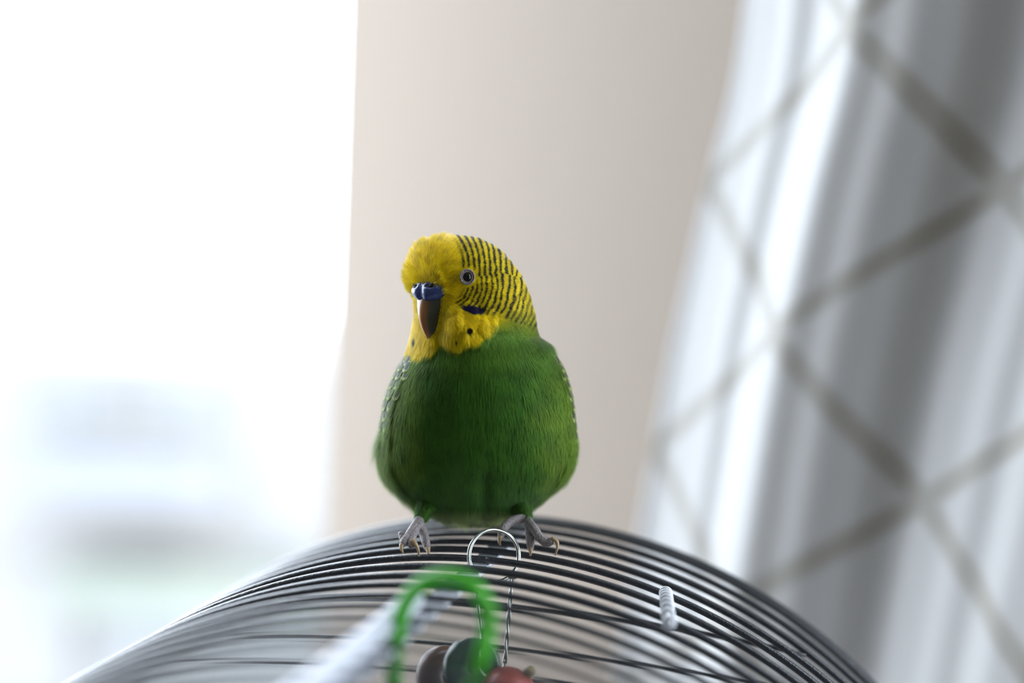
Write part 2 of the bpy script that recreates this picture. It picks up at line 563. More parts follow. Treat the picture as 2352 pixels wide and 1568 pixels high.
# steel ring over the ridge strip, and the wire and toy it carries
kr = empty('steel_ring', W(1133, 1333, FOC - .0012), 'thin steel split ring looped round the ridge strip in front of the bird', 'ring')
g = local_builder(kr)
mb = MB()
for k, dz in ((0, 0), (1, .0011)):
    ring = []
    for b in np.linspace(0, 2 * math.pi, 24, endpoint=False):
        ring.append(g(1133 + 57 * math.cos(b) + 3 * k, 1276 - 60 * math.sin(b), FOC - .0012 + dz + .004 * math.cos(b)))
    mb.tube(ring, .00042, 10, 3, closed=True)
mb.build('loop', M['ringsteel'], kr)

toy = empty('hanging_bead_toy', W(1120, 1640, .445), 'bird toy of wooden beads on twisted wire below the steel ring', 'bird toy')
g = local_builder(toy)
mb = MB()
q1, q2 = [], []
for t in np.linspace(0, 1, 26):
    x, y = 1176 - 16 * t, 1326 + 196 * t
    q1.append(g(x + 2.6 * math.cos(t * 13), y, .452 + .0003 * math.sin(t * 13)))
    q2.append(g(x - 2.6 * math.cos(t * 13), y, .452 - .0003 * math.sin(t * 13)))
mb.tube(q1, .00035, 8, 2); mb.tube(q2, .00035, 8, 2)
mb.tube([g(1168, 1318, .452), g(1171, 1326, .452), g(1184, 1326, .452), g(1186, 1317, .452), g(1176, 1312, .452)], .00045, 8, 4, closed=True)
mb.tube([g(1160, 1520, .452), g(1152, 1545, .448), g(1140, 1552, .443)], .0004, 8, 3)
mb.build('twisted_wire', M['ringsteel'], toy)
mb = MB()
mb.tube([g(1094, 1362, .447), g(1098, 1400, .446), g(1103, 1440, .444), g(1104, 1480, .440), g(1097, 1510, .437), g(1108, 1545, .4365), g(1128, 1556, .437)], .00042, 8, 4)
mb.build('hook_wire', M['ringsteel'], toy)


def frame_at(px, py, d, axis):
    o = g(px, py, d)
    z = axis.normalized(); x = CU.cross(z).normalized(); y = z.cross(x)
    return Matrix.Translation(o) @ Matrix((x, y, z)).transposed().to_4x4()


def bead_profile(r, h, hole, n=9):
    e = h * .5
    prof = [(hole, -h * .30), (hole, -h)]
    for k in range(n):
        b = -math.pi / 2 + math.pi * k / (n - 1)
        prof.append((r - e + e * math.cos(b), e * math.sin(b) - h * .5 + h * .5 - 0))
    prof.append((hole, e)); prof.append((hole * .95, e * .5))
    return prof


def disc(px, py, d, axis, r, h, hole, m, name):
    e = h / 2
    prof = [(hole, -e * .2), (hole, -e * .9), (hole + e * .2, -e)]
    for k in range(9):
        b = -math.pi / 2 + math.pi * k / 8
        prof.append((r - e * .6 + e * .6 * math.cos(b), e * math.sin(b)))
    prof += [(hole + e * .2, e), (hole, e * .9), (hole, -e * .2)]
    return MB().lathe(prof, 40, frame_at(px, py, d, axis)).build(name, m, toy)


disc(1084, 1532, .440, (-CF + CR * .28 + CU * .12), .0077, .0046, .0017, M['disc_green'], 'green_bead')
disc(1018, 1552, .4475, (-CF * .8 + CR * .62 + CU * .1), .0080, .0052, .0016, M['disc_brown'], 'brown_bead')
ctr = frame_at(1166, 1592, .437, CU + CR * .5)
prof = [(.0072 * math.sin(b), .0072 * .97 * math.cos(b)) for b in np.linspace(math.pi, 0, 17)]
MB().lathe(prof, 32, ctr).build('red_bead', M['red'], toy)
mb = MB()
mb.tube([g(1200, 1556, .437), g(1208, 1549, .436), g(1219, 1542, .4355), g(1226, 1546, .4355)], [.0009, .0014, .0016, .0010], 10, 4)
mb.build('cord_knot', M['rope'], toy)

# white tube lying on the ridge wires, running towards the camera
tr_ = .0025
tube_o = empty('perch_tube', cage.matrix_world @ cg(-.13, 0, WR), 'pale grey plastic tube perch lying along the cage ridge through the green hook', 'perch')
tube_o.rotation_euler.z = -YAW
bpy.context.view_layer.update()
ti = tube_o.matrix_world.inverted()
tp = lambda a, c=0, z=0: ti @ (cage.matrix_world @ cg(a, c, WR + tr_ + z))
MB().tube([tp(-.070), tp(-.073), tp(-.13), tp(-.21)], [tr_ * .93, tr_, tr_, tr_], 20, 4).build('tube', M['tubegrey'], tube_o)
MB().tube([tp(-.079), tp(-.083)], [tr_ * 1.12, tr_ * 1.12], 20, 2).build('collar', M['tubegrey'], tube_o)

# green plastic hook round the ridge strip, nearer the camera
hk = empty('green_hook', W(1010, 1650, .365), 'bright green plastic hook looped over the cage ridge', 'hook')
g = local_builder(hk)
hp = [(905, 1620, .372), (905, 1560, .371), (908, 1500, .370), (916, 1430, .369), (938, 1372, .367), (975, 1338, .365), (1022, 1325, .363), (1072, 1336, .361),
      (1106, 1368, .360), (1120, 1410, .360), (1118, 1455, .360), (1108, 1500, .360), (1092, 1550, .361), (1065, 1610, .363), (1020, 1645, .366), (950, 1652, .370)]
MB().tube([g(*p) for p in hp], [.0018] * len(hp), 14, 5, closed=True).build('loop', M['hook'], hk)
mb = MB()
mb.tube([g(1122, 1392, .3595), g(1138, 1402, .359)], [.0015, .0009], 10, 3)
mb.tube([g(1124, 1425, .3595), g(1141, 1432, .359)], [.0014, .0008], 10, 3)
mb.build('catch', M['hook'], hk)

# ------------------------------------------------------------------ the budgerigar
# modelled in its own frame in "photo pixel" units (8522 px per metre): x right, y away from camera, py down
KB = FOC / FPX
bird = empty('budgerigar', W(1100, 1275, FOC), 'green and yellow budgerigar with blue cere perched on the cage ridge', 'bird')
bird.rotation_euler = Matrix((CR, CF, CU)).transposed().to_euler()


def B(x, y, py):
    """bird-local metres for a point seen at photo pixel x, py and lying y pixels behind the focus plane"""
    s_ = 1 + y / FPX
    return ((76 + (x - 1176) * s_) * KB, y * KB, (491 - (py - 784) * s_) * KB)


def Bn(P):
    s_ = 1 + P[:, 1] / FPX
    return np.stack([(76 + (P[:, 0] - 1176) * s_) * KB, P[:, 1] * KB, (491 - (P[:, 2] - 784) * s_) * KB], 1)


# slices: py, left, right, front depth, back depth
SL = np.array([
    (541, 1034, 1036, 88, 90), (545, 996, 1082, 40, 140), (555, 966, 1116, 10, 172), (572, 950, 1143, -14, 196), (595, 938, 1168, -32, 212),
    (620, 932, 1187, -42, 220), (645, 933, 1201, -44, 226), (668, 942, 1211, -42, 232), (690, 950, 1219, -38, 238), (715, 951, 1226, -34, 246),
    (740, 949, 1231, -30, 256), (760, 946, 1235, -28, 266), (774, 944, 1240, -29, 276), (792, 939, 1262, -31, 286), (815, 930, 1276, -36, 300), (850, 911, 1295, -44, 318),
    (900, 890, 1311, -52, 338), (950, 878, 1319, -52, 352), (1000, 871, 1324, -42, 360), (1040, 869, 1323, -28, 360), (1070, 874, 1316, -10, 356),
    (1100, 889, 1300, 14, 350), (1130, 916, 1271, 44, 342), (1155, 946, 1240, 76, 334), (1175, 980, 1205, 106, 322), (1190, 1015, 1165, 140, 304), (1197, 1085, 1100, 200, 230)], float)


def catmull(ctrl, t):
    n = len(ctrl)
    t = np.clip(t, 0, n - 1 - 1e-9)
    i = np.floor(t).astype(int); f = (t - i)[:, None]
    g_ = lambda k: ctrl[np.clip(k, 0, n - 1)]
    p0, p1, p2, p3 = g_(i - 1), g_(i), g_(i + 1), g_(i + 2)
    return .5 * (2 * p1 + (p2 - p0) * f + (2 * p0 - 5 * p1 + 4 * p2 - p3) * f ** 2 + (3 * p1 - p0 - 3 * p2 + p3) * f ** 3)


def hash2(ix, iy, s=0):
    h = np.sin(ix * 127.1 + iy * 311.7 + s * 74.7) * 43758.5453
    return h - np.floor(h)


def noise2(x, y, s=0):
    ix, iy = np.floor(x), np.floor(y)
    fx, fy = x - ix, y - iy
    fx, fy = fx * fx * (3 - 2 * fx), fy * fy * (3 - 2 * fy)
    a, b = hash2(ix, iy, s), hash2(ix + 1, iy, s)
    c, d = hash2(ix, iy + 1, s), hash2(ix + 1, iy + 1, s)
    return (a * (1 - fx) + b * fx) * (1 - fy) + (c * (1 - fx) + d * fx) * fy


def surf(t, ph):
    """surface point (x, y, py in photo pixels); ph = 0 faces the camera, +90 deg to the right"""
    c = catmull(SL, t)
    py, xl, xr, yf, yb = c.T
    cx, a, yc, b = (xl + xr) / 2, (xr - xl) / 2, (yf + yb) / 2, (yb - yf) / 2
    ex = 2 / 2.15
    s_, k = np.sin(ph), np.cos(ph)
    x = cx + a * np.sign(s_) * np.abs(s_) ** ex
    y = yc - b * np.sign(k) * np.abs(k) ** ex
    # breast keel furrow, cheek fullness, folded-wing shoulders
    front = np.clip(k, 0, 1)
    py = py + 0 * x
    y = y + front * 7 * np.exp(-((x - 1112) / 16) ** 2) * np.clip((py - 1050) / 60, 0, 1)
    y = y - front * 12 * np.exp(-((x - 1070) / 60) ** 2 - ((py - 765) / 34) ** 2)
    y = y - front * 13 * np.exp(-((x - 1042) / 26) ** 2 - ((py - 735) / 40) ** 2)
    for lx, ly, lr in ((1046, 778, 30), (1094, 768, 32), (975, 795, 30), (1040, 742, 24), (1075, 737, 26), (1120, 748, 24)):
        d = np.hypot(x - lx, (py - ly) * np.where(py > ly, 1.0, .55)) / lr
        y = y - front * 6.5 * np.clip(1 - d ** 4, 0, 1) ** .7 * (d < 1)
    
    return np.stack([x, y, py], 1)


def surf_n(t, ph, e=1e-3):
    p = surf(t, ph)
    du = surf(t, ph + e) - surf(t, ph - e)
    dv = surf(np.minimum(t + e, len(SL) - 1.001), ph) - surf(np.maximum(t - e, .0005), ph)
    # true handed axes: x, y, up = -py
    du = du * [1, 1, -1]; dv = dv * [1, 1, -1]
    n = np.cross(dv, du)
    n /= np.linalg.norm(n, axis=1)[:, None] + 1e-9
    c = catmull(SL, t)
    ctr = np.stack([(c[:, 1] + c[:, 2]) / 2, (c[:, 3] + c[:, 4]) / 2, c[:, 0]], 1)
    out = (p - ctr) * [1, 1, 0]
    sg = np.sign((n * out).sum(1)); sg[sg == 0] = 1
    return p, n * sg[:, None]


def sstep(a, b, x):
    t = np.clip((x - a) / (b - a), 0, 1)
    return t * t * (3 - 2 * t)


def lerp(a, b, f):
    return np.asarray(a) * (1 - f[:, None]) + np.asarray(b) * f[:, None]


MASK_X = [880, 945, 962, 975, 990, 1003, 1013, 1026, 1040, 1055, 1066, 1076, 1092, 1106, 1116, 1128, 1140, 1150, 1165, 1200, 1235, 1300]
MASK_Y = [835, 830, 830, 822, 822, 806, 797, 806, 813, 812, 802, 800, 800, 790, 780, 772, 758, 750, 748, 756, 768, 770]
DARK = (.012, .016, .012)


def plumage(P, cell=None):
    """feather pigment for points (x, y, py)"""
    x, y, py = P.T
    w = (noise2(x / 9, py / 9, 1) - .5) * 5 + (noise2(x / 3.2, py / 3.2, 2) - .5) * 3
    n_lo = noise2(x / 34, py / 42, 3)
    # body green
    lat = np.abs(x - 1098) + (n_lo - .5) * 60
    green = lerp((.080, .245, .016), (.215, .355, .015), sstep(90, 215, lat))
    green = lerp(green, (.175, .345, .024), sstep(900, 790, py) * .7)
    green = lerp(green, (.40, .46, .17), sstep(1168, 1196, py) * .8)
    col = green
    # head: yellow ground
    my = np.interp(x, MASK_X, MASK_Y)
    soft = np.where(x > 1120, 5 + np.clip((x - 1120) * .5, 0, 26), 4.5)
    head = sstep(soft, -soft, py - my + w * .9)
    head = np.where(y > 150, sstep(30, -30, py - 770), head)
    yel = np.tile((.90, .73, .006), (len(x), 1))
    olive = sstep(1120, 1190, x) * sstep(690, 760, py)
    yel = lerp(yel, (.26, .34, .016), olive * .75)
    col = lerp(col, yel, head)
    # barring
    dx, dy = x + w * .35, py + w * .35
    sep = np.interp(x, [1060, 1095, 1150, 1210], [640, 636, 626, 640])
    crown = py < sep
    r1 = np.hypot(dx - 978, (dy - 612) * .93); f1 = r1 / 12.4 + .25
    r2 = np.hypot(dx - 1028, (dy - 652) * 1.02); f2 = (r2 - 20) / (8.6 + np.clip(r2 - 40, 0, 120) * .022)
    f = np.where(crown, f1, f2)
    br = noise2(x / 7, py / 7, 5)
    f = f + (noise2(x / 15, py / 15, 8) - .5) * .55 * sstep(1080, 1180, x)
    bars = sstep(.02, .42, np.sin(2 * np.pi * f) + (br - .5) * 1.0)
    bx = np.interp(py, [540, 575, 610, 632, 650, 668, 684, 700, 712], [1040, 1058, 1060, 1062, 1072, 1066, 1052, 1045, 1060])
    lowy = np.interp(x, [1040, 1062, 1090, 1125, 1145, 1180, 1215, 1245], [700, 706, 716, 722, 722, 738, 752, 768])
    area = sstep(-5, 6, x - bx + w) * sstep(7, -6, py - lowy + w) * sstep(4, 9, np.hypot(x - 1073, (py - 636)) - 17)
    area = area * (1 - .45 * sstep(1150, 1215, x) * (br > .55))
    area = np.where((y > 160), sstep(20, -20, py - 762), area)
    col = lerp(col, DARK, bars * area * .97)
    # violet cheek patch, throat spots
    v = np.hypot((x - 1086 + w) / 25, (py - 711 - (x - 1086) * .18 + w * .8) / 9.5)
    col = lerp(col, (.018, .012, .085), sstep(1.15, .85, v) * (y < 120))
    for sx, sy, rx, ry in ((1079, 761, 7.2, 7.6), (1048, 789, 2.4, 4.2), (948.5, 788, 3.2, 9)):
        d = np.hypot((x - sx) / rx, (py - sy) / ry)
        col = lerp(col, (.02, .006, .004) if sx > 1000 else (.01, .05, .02), sstep(1.15, .88, d) * (y < 200))
    # dark lash of feathers round the cere
    return np.clip(col, 0, 1)


def np_mesh(name, V, F4, C, mats, smooth=True):
    me = bpy.data.meshes.new(name)
    me.vertices.add(len(V)); me.vertices.foreach_set('co', np.asarray(V, np.float32).ravel())
    k = F4.shape[1]
    me.loops.add(F4.size); me.loops.foreach_set('vertex_index', F4.astype(np.int32).ravel())
    me.polygons.add(len(F4))
    me.polygons.foreach_set('loop_start', np.arange(0, F4.size, k, dtype=np.int32))
    me.update(calc_edges=True)
    for m in mats: me.materials.append(m)
    me.polygons.foreach_set('use_smooth', [smooth] * len(F4))
    if C is not None:
        at = me.color_attributes.new('col', 'FLOAT_COLOR', 'POINT')
        at.data.foreach_set('color', np.concatenate([C, np.ones((len(C), 1))], 1).astype(np.float32).ravel())
    return me


M['body'] = mat('downy_plumage', (.1, .2, .05), .85, attr='col', spec=.15)
M['barb'] = mat('feather_barbs', (.1, .2, .05), .62, attr='col', spec=.25, transl=.5, sheen=.4)
M['legskin'] = mat('grey_scaled_leg', (.36, .31, .30), .5, noise=(1500, (.25, .22, .22), .8), bump=(1800, .8, .0006))
M['claw'] = mat('horn_claw', (.50, .36, .20), .35, noise=(1200, (.38, .26, .14), .6))
M['cere'] = mat('blue_cere', (.035, .062, .22), .26, noise=(700, (.022, .03, .12), .6), bump=(1600, .25, .0004), coat=.25)
M['nostril'] = mat('nostril_shade', (.004, .004, .006), .8, noise=(900, (.01, .01, .012), .5))  # near-black colour painted as the shade inside the nostril openings
M['beak'] = mat('horn_beak', (.2, .2, .1), .30, attr='col', coat=.25, spec=.45)
M['eye'] = mat('black_eye', (.003, .003, .004), .01, noise=(300, (.005, .004, .005), .5), spec=.42)
M['iris'] = mat('pink_grey_iris', (.42, .32, .30), .4, noise=(2500, (.25, .18, .18), .6))
M['lid'] = mat('grey_eyelid', (.34, .30, .28), .6, noise=(3500, (.14, .12, .11), .8), bump=(4000, .8, .0005))
M['wing'] = mat('scalloped_wing', (.1, .1, .05), .65, attr='col', transl=.12, spec=.25)

# --- continuous body with both legs and feet
nt_, nph = 190, 150
T = np.linspace(0, len(SL) - 1.001, nt_)
PH = np.linspace(-np.pi, np.pi, nph, endpoint=False)
tt, pp = np.meshgrid(T, PH, indexing='ij')
P0, N0 = surf_n(tt.ravel(), pp.ravel())
Vb = Bn(P0 - N0 * [1, 1, -1] * 2.5)
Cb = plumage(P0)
ii, jj = np.meshgrid(np.arange(nt_ - 1), np.arange(nph), indexing='ij')
ii, jj = ii.ravel(), jj.ravel(); jn = (jj + 1) % nph
Fb = np.stack([ii * nph + jj, ii * nph + jn, (ii + 1) * nph + jn, (ii + 1) * nph + jj], 1)
bodymb = MB()
bodymb.v = [tuple(p) for p in Vb]; bodymb.f = [tuple(q) for q in Fb.tolist()] + [tuple(range(nph)), tuple(range((nt_ - 1) * nph, nt_ * nph))]
bodymb.m = [0] * len(bodymb.f); bodymb.c = [tuple(c) for c in Cb]
TOES = [
    # left foot: shank, two front toes, hind toe
    ([(994, 215, 1135), (980, 150, 1168), (967, 84, 1190), (957, 34, 1208)], [17, 13, 9.5, 9]),
    ([(962, 60, 1194), (950, 26, 1212), (938, 8, 1229), (928, -4, 1243), (923, -8, 1254)], [9, 8.5, 8, 8.2, 5]),
    ([(934, 12, 1234), (927, 8, 1238), (921, 16, 1222)], [7, 8, 6.5]),
    ([(958, 36, 1208), (949, 12, 1226), (944, -6, 1246), (948, -12, 1258)], [8.5, 8, 7.6, 6]),
    ([(962, 66, 1196), (972, 62, 1222), (978, 50, 1244), (982, 44, 1262)], [9, 9, 8.5, 6]),
    # right foot
    ([(1176, 225, 1135), (1190, 155, 1166), (1207, 92, 1188), (1217, 62, 1206)], [18, 14, 11, 10]),
    ([(1214, 66, 1200), (1226, 38, 1214), (1238, 16, 1232), (1255, 2, 1246), (1270, -5, 1241)], [10, 9.5, 9, 8.5, 7]),
    ([(1216, 60, 1206), (1218, 40, 1228), (1218, 22, 1246), (1219, 16, 1262)], [10, 9.5, 8.5, 6]),
    ([(1212, 82, 1192), (1190, 78, 1192), (1167, 62, 1202), (1154, 46, 1219), (1149, 40, 1236)], [10, 9.5, 9.5, 8.5, 6]),
]
for q, r_ in TOES:
    k0 = len(bodymb.v)
    bodymb.tube([B(*p) for p in q], [a * KB * 1.2 for a in r_], 12, 5, mi=1)
    bodymb.c += [(.3, .26, .25)] * (len(bodymb.v) - k0)
THIGHS = [([(1000, 190, 1105), (987, 146, 1145), (975, 108, 1172), (966, 80, 1190)], [36, 27, 17, 9]),
          ([(1168, 190, 1105), (1183, 148, 1145), (1198, 116, 1170), (1208, 90, 1188)], [38, 29, 18, 10])]
for q, r_ in THIGHS:
    k0 = len(bodymb.v)
    bodymb.tube([B(*p) for p in q], [a * KB for a in r_], 20, 6, mi=0)
    m_ = len(bodymb.v) - k0
    g0 = np.array((.10, .27, .02))
    bodymb.c += [tuple(g0 * (.75 + .5 * hash2(float(i), 3.0))) for i in range(m_)]
body = bodymb.build('body', [M['body'], M['legskin']], bird)
tag(body, 'plump green body with yellow head')
CLAWS = [[(947, -11, 1240), (955, -17, 1250), (961, -17, 1264), (962, -12, 1277)],
         [(923, -8, 1250), (922, -13, 1260), (926, -13, 1270)],
         [(1268, -6, 1237), (1279, -12, 1244), (1280, -13, 1258), (1275, -9, 1275)],
         [(1218, 14, 1258), (1219, 10, 1268), (1218, 12, 1276)],
         [(982, 42, 1258), (984, 34, 1268), (983, 30, 1276)],
         [(1149, 38, 1232), (1147, 32, 1244), (1150, 30, 1252)]]
for q in CLAWS:
    mb = MB()
    mb.tube([B(*p) for p in q], [a * KB for a in np.linspace(6.2, 1.8, len(q))], 10, 5)
    mb.build('claw', M['claw'], bird)

# --- plumage: one fine barb per strand, lying along the feather tracts
def strands(n, t_rng, ph_rng, seed, L0, L1, lift, width, front_only=False):
    r = np.random.default_rng(seed)
    t = r.uniform(*t_rng, n); ph = r.uniform(*ph_rng, n)
    # even out density by the local girth
    c = catmull(SL, t)
    keep = r.uniform(0, 1, n) < np.clip((c[:, 2] - c[:, 1]) / 455, .10, 1)
    c = c[keep]; t, ph = t[keep], ph[keep]
    aw = np.abs(np.degrees(ph)); lim = np.where(ph < 0, 58, 72) + np.clip((c[:, 0] - 800) / 200, 0, 1) * 12
    under = (c[:, 0] > 800) & (c[:, 0] < 985) & (aw > lim)
    keep = ~(under & (r.uniform(0, 1, len(t)) < .93))
    t, ph = t[keep], ph[keep]
    p, nn = surf_n(t, ph)
    m = len(p)
    up = nn * [1, 1, -1]                         # normal in (x, y, py)
    # flow: away from the beak on the head, downwards on the body
    beak = np.array([968., -20, 672])
    away = p - beak
    away /= np.linalg.norm(away, axis=1)[:, None] + 1e-6
    down = np.tile([0, .12, 1.], (m, 1))
    # breast feathers fan out slightly to the flanks
    down[:, 0] = (p[:, 0] - 1060) * .0011
    k = sstep(700, 790, p[:, 2])[:, None]
    fl = away * (1 - k) + down * k
    # feather-sized cells share direction, tone and lift
    cs = np.where(p[:, 2] < 760, 13., 26.)
    ci, cj = np.floor(p[:, 0] / cs + .5 * (np.floor(p[:, 2] / cs) % 2)), np.floor(p[:, 2] / cs)
    h1, h2, h3 = hash2(ci, cj, 1), hash2(ci, cj, 2), hash2(ci, cj, 3)
    fl = fl + .16 * np.stack([h1 - .5, 0 * h1, h2 - .5], 1) + r.normal(0, .05, (m, 3))
    fl -= up * (fl * up).sum(1)[:, None]
    fl /= np.linalg.norm(fl, axis=1)[:, None] + 1e-6
    side = np.cross(fl * [1, 1, -1], nn) * [1, 1, -1]
    ln = (L0 + (L1 - L0) * sstep(640, 1000, p[:, 2])) * r.uniform(.6, 1.25, m)
    lf = lift * (.5 + 1.0 * h3) * r.uniform(.6, 1.4, m)
    bend = r.normal(0, .05, m)
    tone = (1 + .30 * (h1 - .5) + r.normal(0, .11, m))
    lev = [0, .36, .7, 1.0]
    wid = [1.0, .95, .7, .14]
    Vs, Cs = [], []
    for a, w_ in zip(lev, wid):
        c0 = p + fl * (ln * a)[:, None] + up * (lf * (a ** .8) - ln * ln * a * a / 900.)[:, None] + side * (bend * ln * a * a)[:, None] + up * .3
        for sg in (-1, 1):
            q = c0 + side * (sg * w_ * width * .5)
            Vs.append(q); 
        Cs.append(c0)
    cols = []
    for c0 in Cs:
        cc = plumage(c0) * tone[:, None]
        cols += [cc, cc]
    V = np.stack(Vs, 1).reshape(-1, 3)            # m, 8, 3
    C = np.stack(cols, 1).reshape(-1, 3)
    base = np.arange(m)[:, None] * 8
    quad = np.concatenate([base + [0, 1, 3, 2], base + [2, 3, 5, 4], base + [4, 5, 7, 6]], 0)
    return Bn(V), np.clip(C, 0, 1), quad


def thigh_strands(q, r_, g0, n, seed):
    r = np.random.default_rng(seed)
    q = np.array(q, float); r_ = np.array(r_, float)
    t = r.uniform(0, len(q) - 1.15, n); an = r.uniform(0, 2 * np.pi, n)
    c = catmull(q, t); d = catmull(q, t + .05) - c
    d /= np.linalg.norm(d, axis=1)[:, None]
    rad = np.interp(t, np.arange(len(r_)), r_)
    e1 = np.cross(d, [0, 1., 0.3]); e1 /= np.linalg.norm(e1, axis=1)[:, None]
    e2 = np.cross(d, e1)
    up = e1 * np.cos(an)[:, None] + e2 * np.sin(an)[:, None]
    side = np.cross(d, up)
    p = c + up * rad[:, None]
    ln = r.uniform(16, 30, n); lf = r.uniform(0, 5, n)
    tone = 1 + r.normal(0, .18, n)
    Vs, cols = [], []
    for a, w_ in zip((0, .36, .7, 1.0), (1.0, .95, .7, .14)):
        c0 = p + d * (ln * a)[:, None] + up * (lf * a - 3 * a * a)[:, None] + r.normal(0, .8, (n, 3)) * a
        for sg in (-1, 1):
            Vs.append(c0 + side * sg * w_ * .75)
            cols.append(np.asarray(g0)[None] * tone[:, None])
    base = np.arange(n)[:, None] * 8
    quad = np.concatenate([base + [0, 1, 3, 2], base + [2, 3, 5, 4], base + [4, 5, 7, 6]], 0)
    return Bn(np.stack(Vs, 1).reshape(-1, 3)), np.clip(np.stack(cols, 1).reshape(-1, 3), 0, 1), quad


def plume_object(name, sets, label):
    Vs, Cs, Fs, o = [], [], [], 0
    for V, C, F_ in sets:
        Vs.append(V); Cs.append(C); Fs.append(F_ + o); o += len(V)
    me = np_mesh(name, np.concatenate(Vs), np.concatenate(Fs), np.concatenate(Cs), [M['barb']])
    ob = bpy.data.objects.new(name, me)
    COL.objects.link(ob); ob.parent = bird
    return tag(ob, label, kind='stuff')


HALF = (-np.pi * .62, np.pi * .62)
plume_object('body_plumage', [
    strands(125000, (11.0, 26.9), HALF, 1, 20, 34, 3.0, 1.15),
    strands(9000, (23.0, 26.9), HALF, 8, 30, 36, 9.0, 1.2),
    strands(14000, (11.0, 26.9), (np.pi * .6, np.pi * 1.4), 2, 24, 38, 3.5, 3.2),
    strands(7000, (15.0, 26.5), (-np.pi * .62, -np.pi * .33), 3, 30, 50, 13.0, 1.2),
    strands(4000, (15.0, 26.5), (np.pi * .36, np.pi * .62), 4, 30, 40, 6.0, 1.3),
    thigh_strands(*THIGHS[0], (.10, .27, .02), 3500, 21),
    thigh_strands(*THIGHS[1], (.10, .27, .02), 3500, 22),
], 'fine green body feathers')
plume_object('head_plumage', [
    strands(70000, (.15, 12.2), HALF, 5, 9, 20, 1.9, 1.25),
    strands(12000, (.15, 12.2), (np.pi * .6, np.pi * 1.4), 6, 12, 22, 2.2, 2.2),
    strands(9000, (.2, 7.2), (-np.pi * .6, -np.pi * .12), 7, 17, 17, 6.5, .9),
], 'yellow head feathers with fine black bars')

# --- folded wings: overlapping scalloped coverts on both flanks, and the tail behind
def petal(mb, c, fl, up, ln, wd, dark, edge):
    """one rounded covert: dark centre, pale rim"""
    side = np.cross(fl * [1, 1, -1], up * [1, 1, -1]) * [1, 1, -1]
    V, C = [], []
    nu, nv = 7, 7
    for i in range(nu):
        a = i / (nu - 1)
        w_ = wd * .5 * math.sqrt(max(0, 1 - abs(2 * (a - .45) / 1.1) ** 2.6)) + .3
        for j in range(nv):
            b = 2 * j / (nv - 1) - 1
            q = c + fl * ln * a + side * w_ * b + up * (1.5 + 2.0 * a - 1.4 * b * b)
            V.append(B(*q))
            rim_ = max(abs(b) ** 1.5, float(sstep(.5, .8, np.array(a))), float(sstep(.25, .0, np.array(a))))
            f = float(sstep(.55, .85, np.array(rim_)))
            C.append(tuple(np.array(dark) * (1 - f) + np.array(edge) * f))
    F_ = [(i * nv + j, i * nv + j + 1, (i + 1) * nv + j + 1, (i + 1) * nv + j) for i in range(nu - 1) for j in range(nv - 1)]
    k = len(mb.v)
    mb.v += V; mb.f += [tuple(q + k for q in f_) for f_ in F_]; mb.m += [0] * len(F_); mb.c += C


for sgn, a0, a1 in ((-1, 56, 150), (1, 70, 150)):
    mb = MB()
    for row, t in enumerate(np.linspace(14.0, 18.4, 11)):
        frac = row / 10
        lo = a0 + frac * 14
        angs = np.linspace(a1, lo, 9) + (row % 2) * 5
        for an in angs:
            ph = np.array([sgn * math.radians(an)])
            p, n_ = surf_n(np.array([t]), ph)
            up = (n_ * [1, 1, -1])[0]
            fl = np.array([.0, .10, 1.]); fl -= up * fl.dot(up); fl /= np.linalg.norm(fl)
            edge = (.36, .42, .14)
            petal(mb, p[0], fl, up, 30 + 16 * frac, 26 + 6 * frac, (.012, .018, .02), edge)
    # long flight feathers towards the tail
    for k, an in enumerate((150, 158, 166, 173)):
        p, n_ = surf_n(np.array([19.0]), np.array([sgn * math.radians(an)]))
        up = (n_ * [1, 1, -1])[0]
        fl = np.array([-.05 * sgn, 1.0, .55]); fl /= np.linalg.norm(fl)
        petal(mb, p[0], fl, up, 170 + 30 * k, 30, (.012, .02, .025), (.3, .36, .1))
    w_o = mb.build('wing', M['wing'], bird)
    tag(w_o, 'folded wing with dark scalloped coverts')
mb = MB()
for k in range(6):
    b = (k - 2.5)
    petal(mb, np.array([1112 + b * 7, 330, 1125 + abs(b) * 2]), np.array([b * .018, .985, .05]), np.array([0, 0, -1.]), 330 - abs(b) * 40, 30, (.01, .05, .09), (.05, .2, .14))
mb.build('tail', M['wing'], bird)

# --- head details. the head faces 45 degrees to the left of the camera
def on_surface(x, py):
    """depth of the body surface seen at photo pixel x, py"""
    t = np.linspace(0, len(SL) - 1.01, 2000)
    c = catmull(SL, t)
    k = np.argmin(np.abs(c[:, 0] - py))
    ph = np.linspace(-np.pi / 2, np.pi / 2, 721)
    q = surf(np.full(721, t[k]), ph)
    j = np.argmin(np.abs(q[:, 0] - x))
    p, n_ = surf_n(np.array([t[k]]), ph[j:j + 1])
    return p[0], n_[0]


FW = np.array([-.72, -.69, 0.])        # facing, in x, y, up
SD = np.array([.69, -.72, 0.])         # towards the side we see
UPV = np.array([0, 0, 1.])
HC = np.array([1081., 97., 668.])      # head axis at cere height


def H(f, s, u):
    """head frame in pixels -> bird-local metres"""
    q = FW * f + SD * s
    return B(HC[0] + q[0], HC[1] + q[1], HC[2] - u)


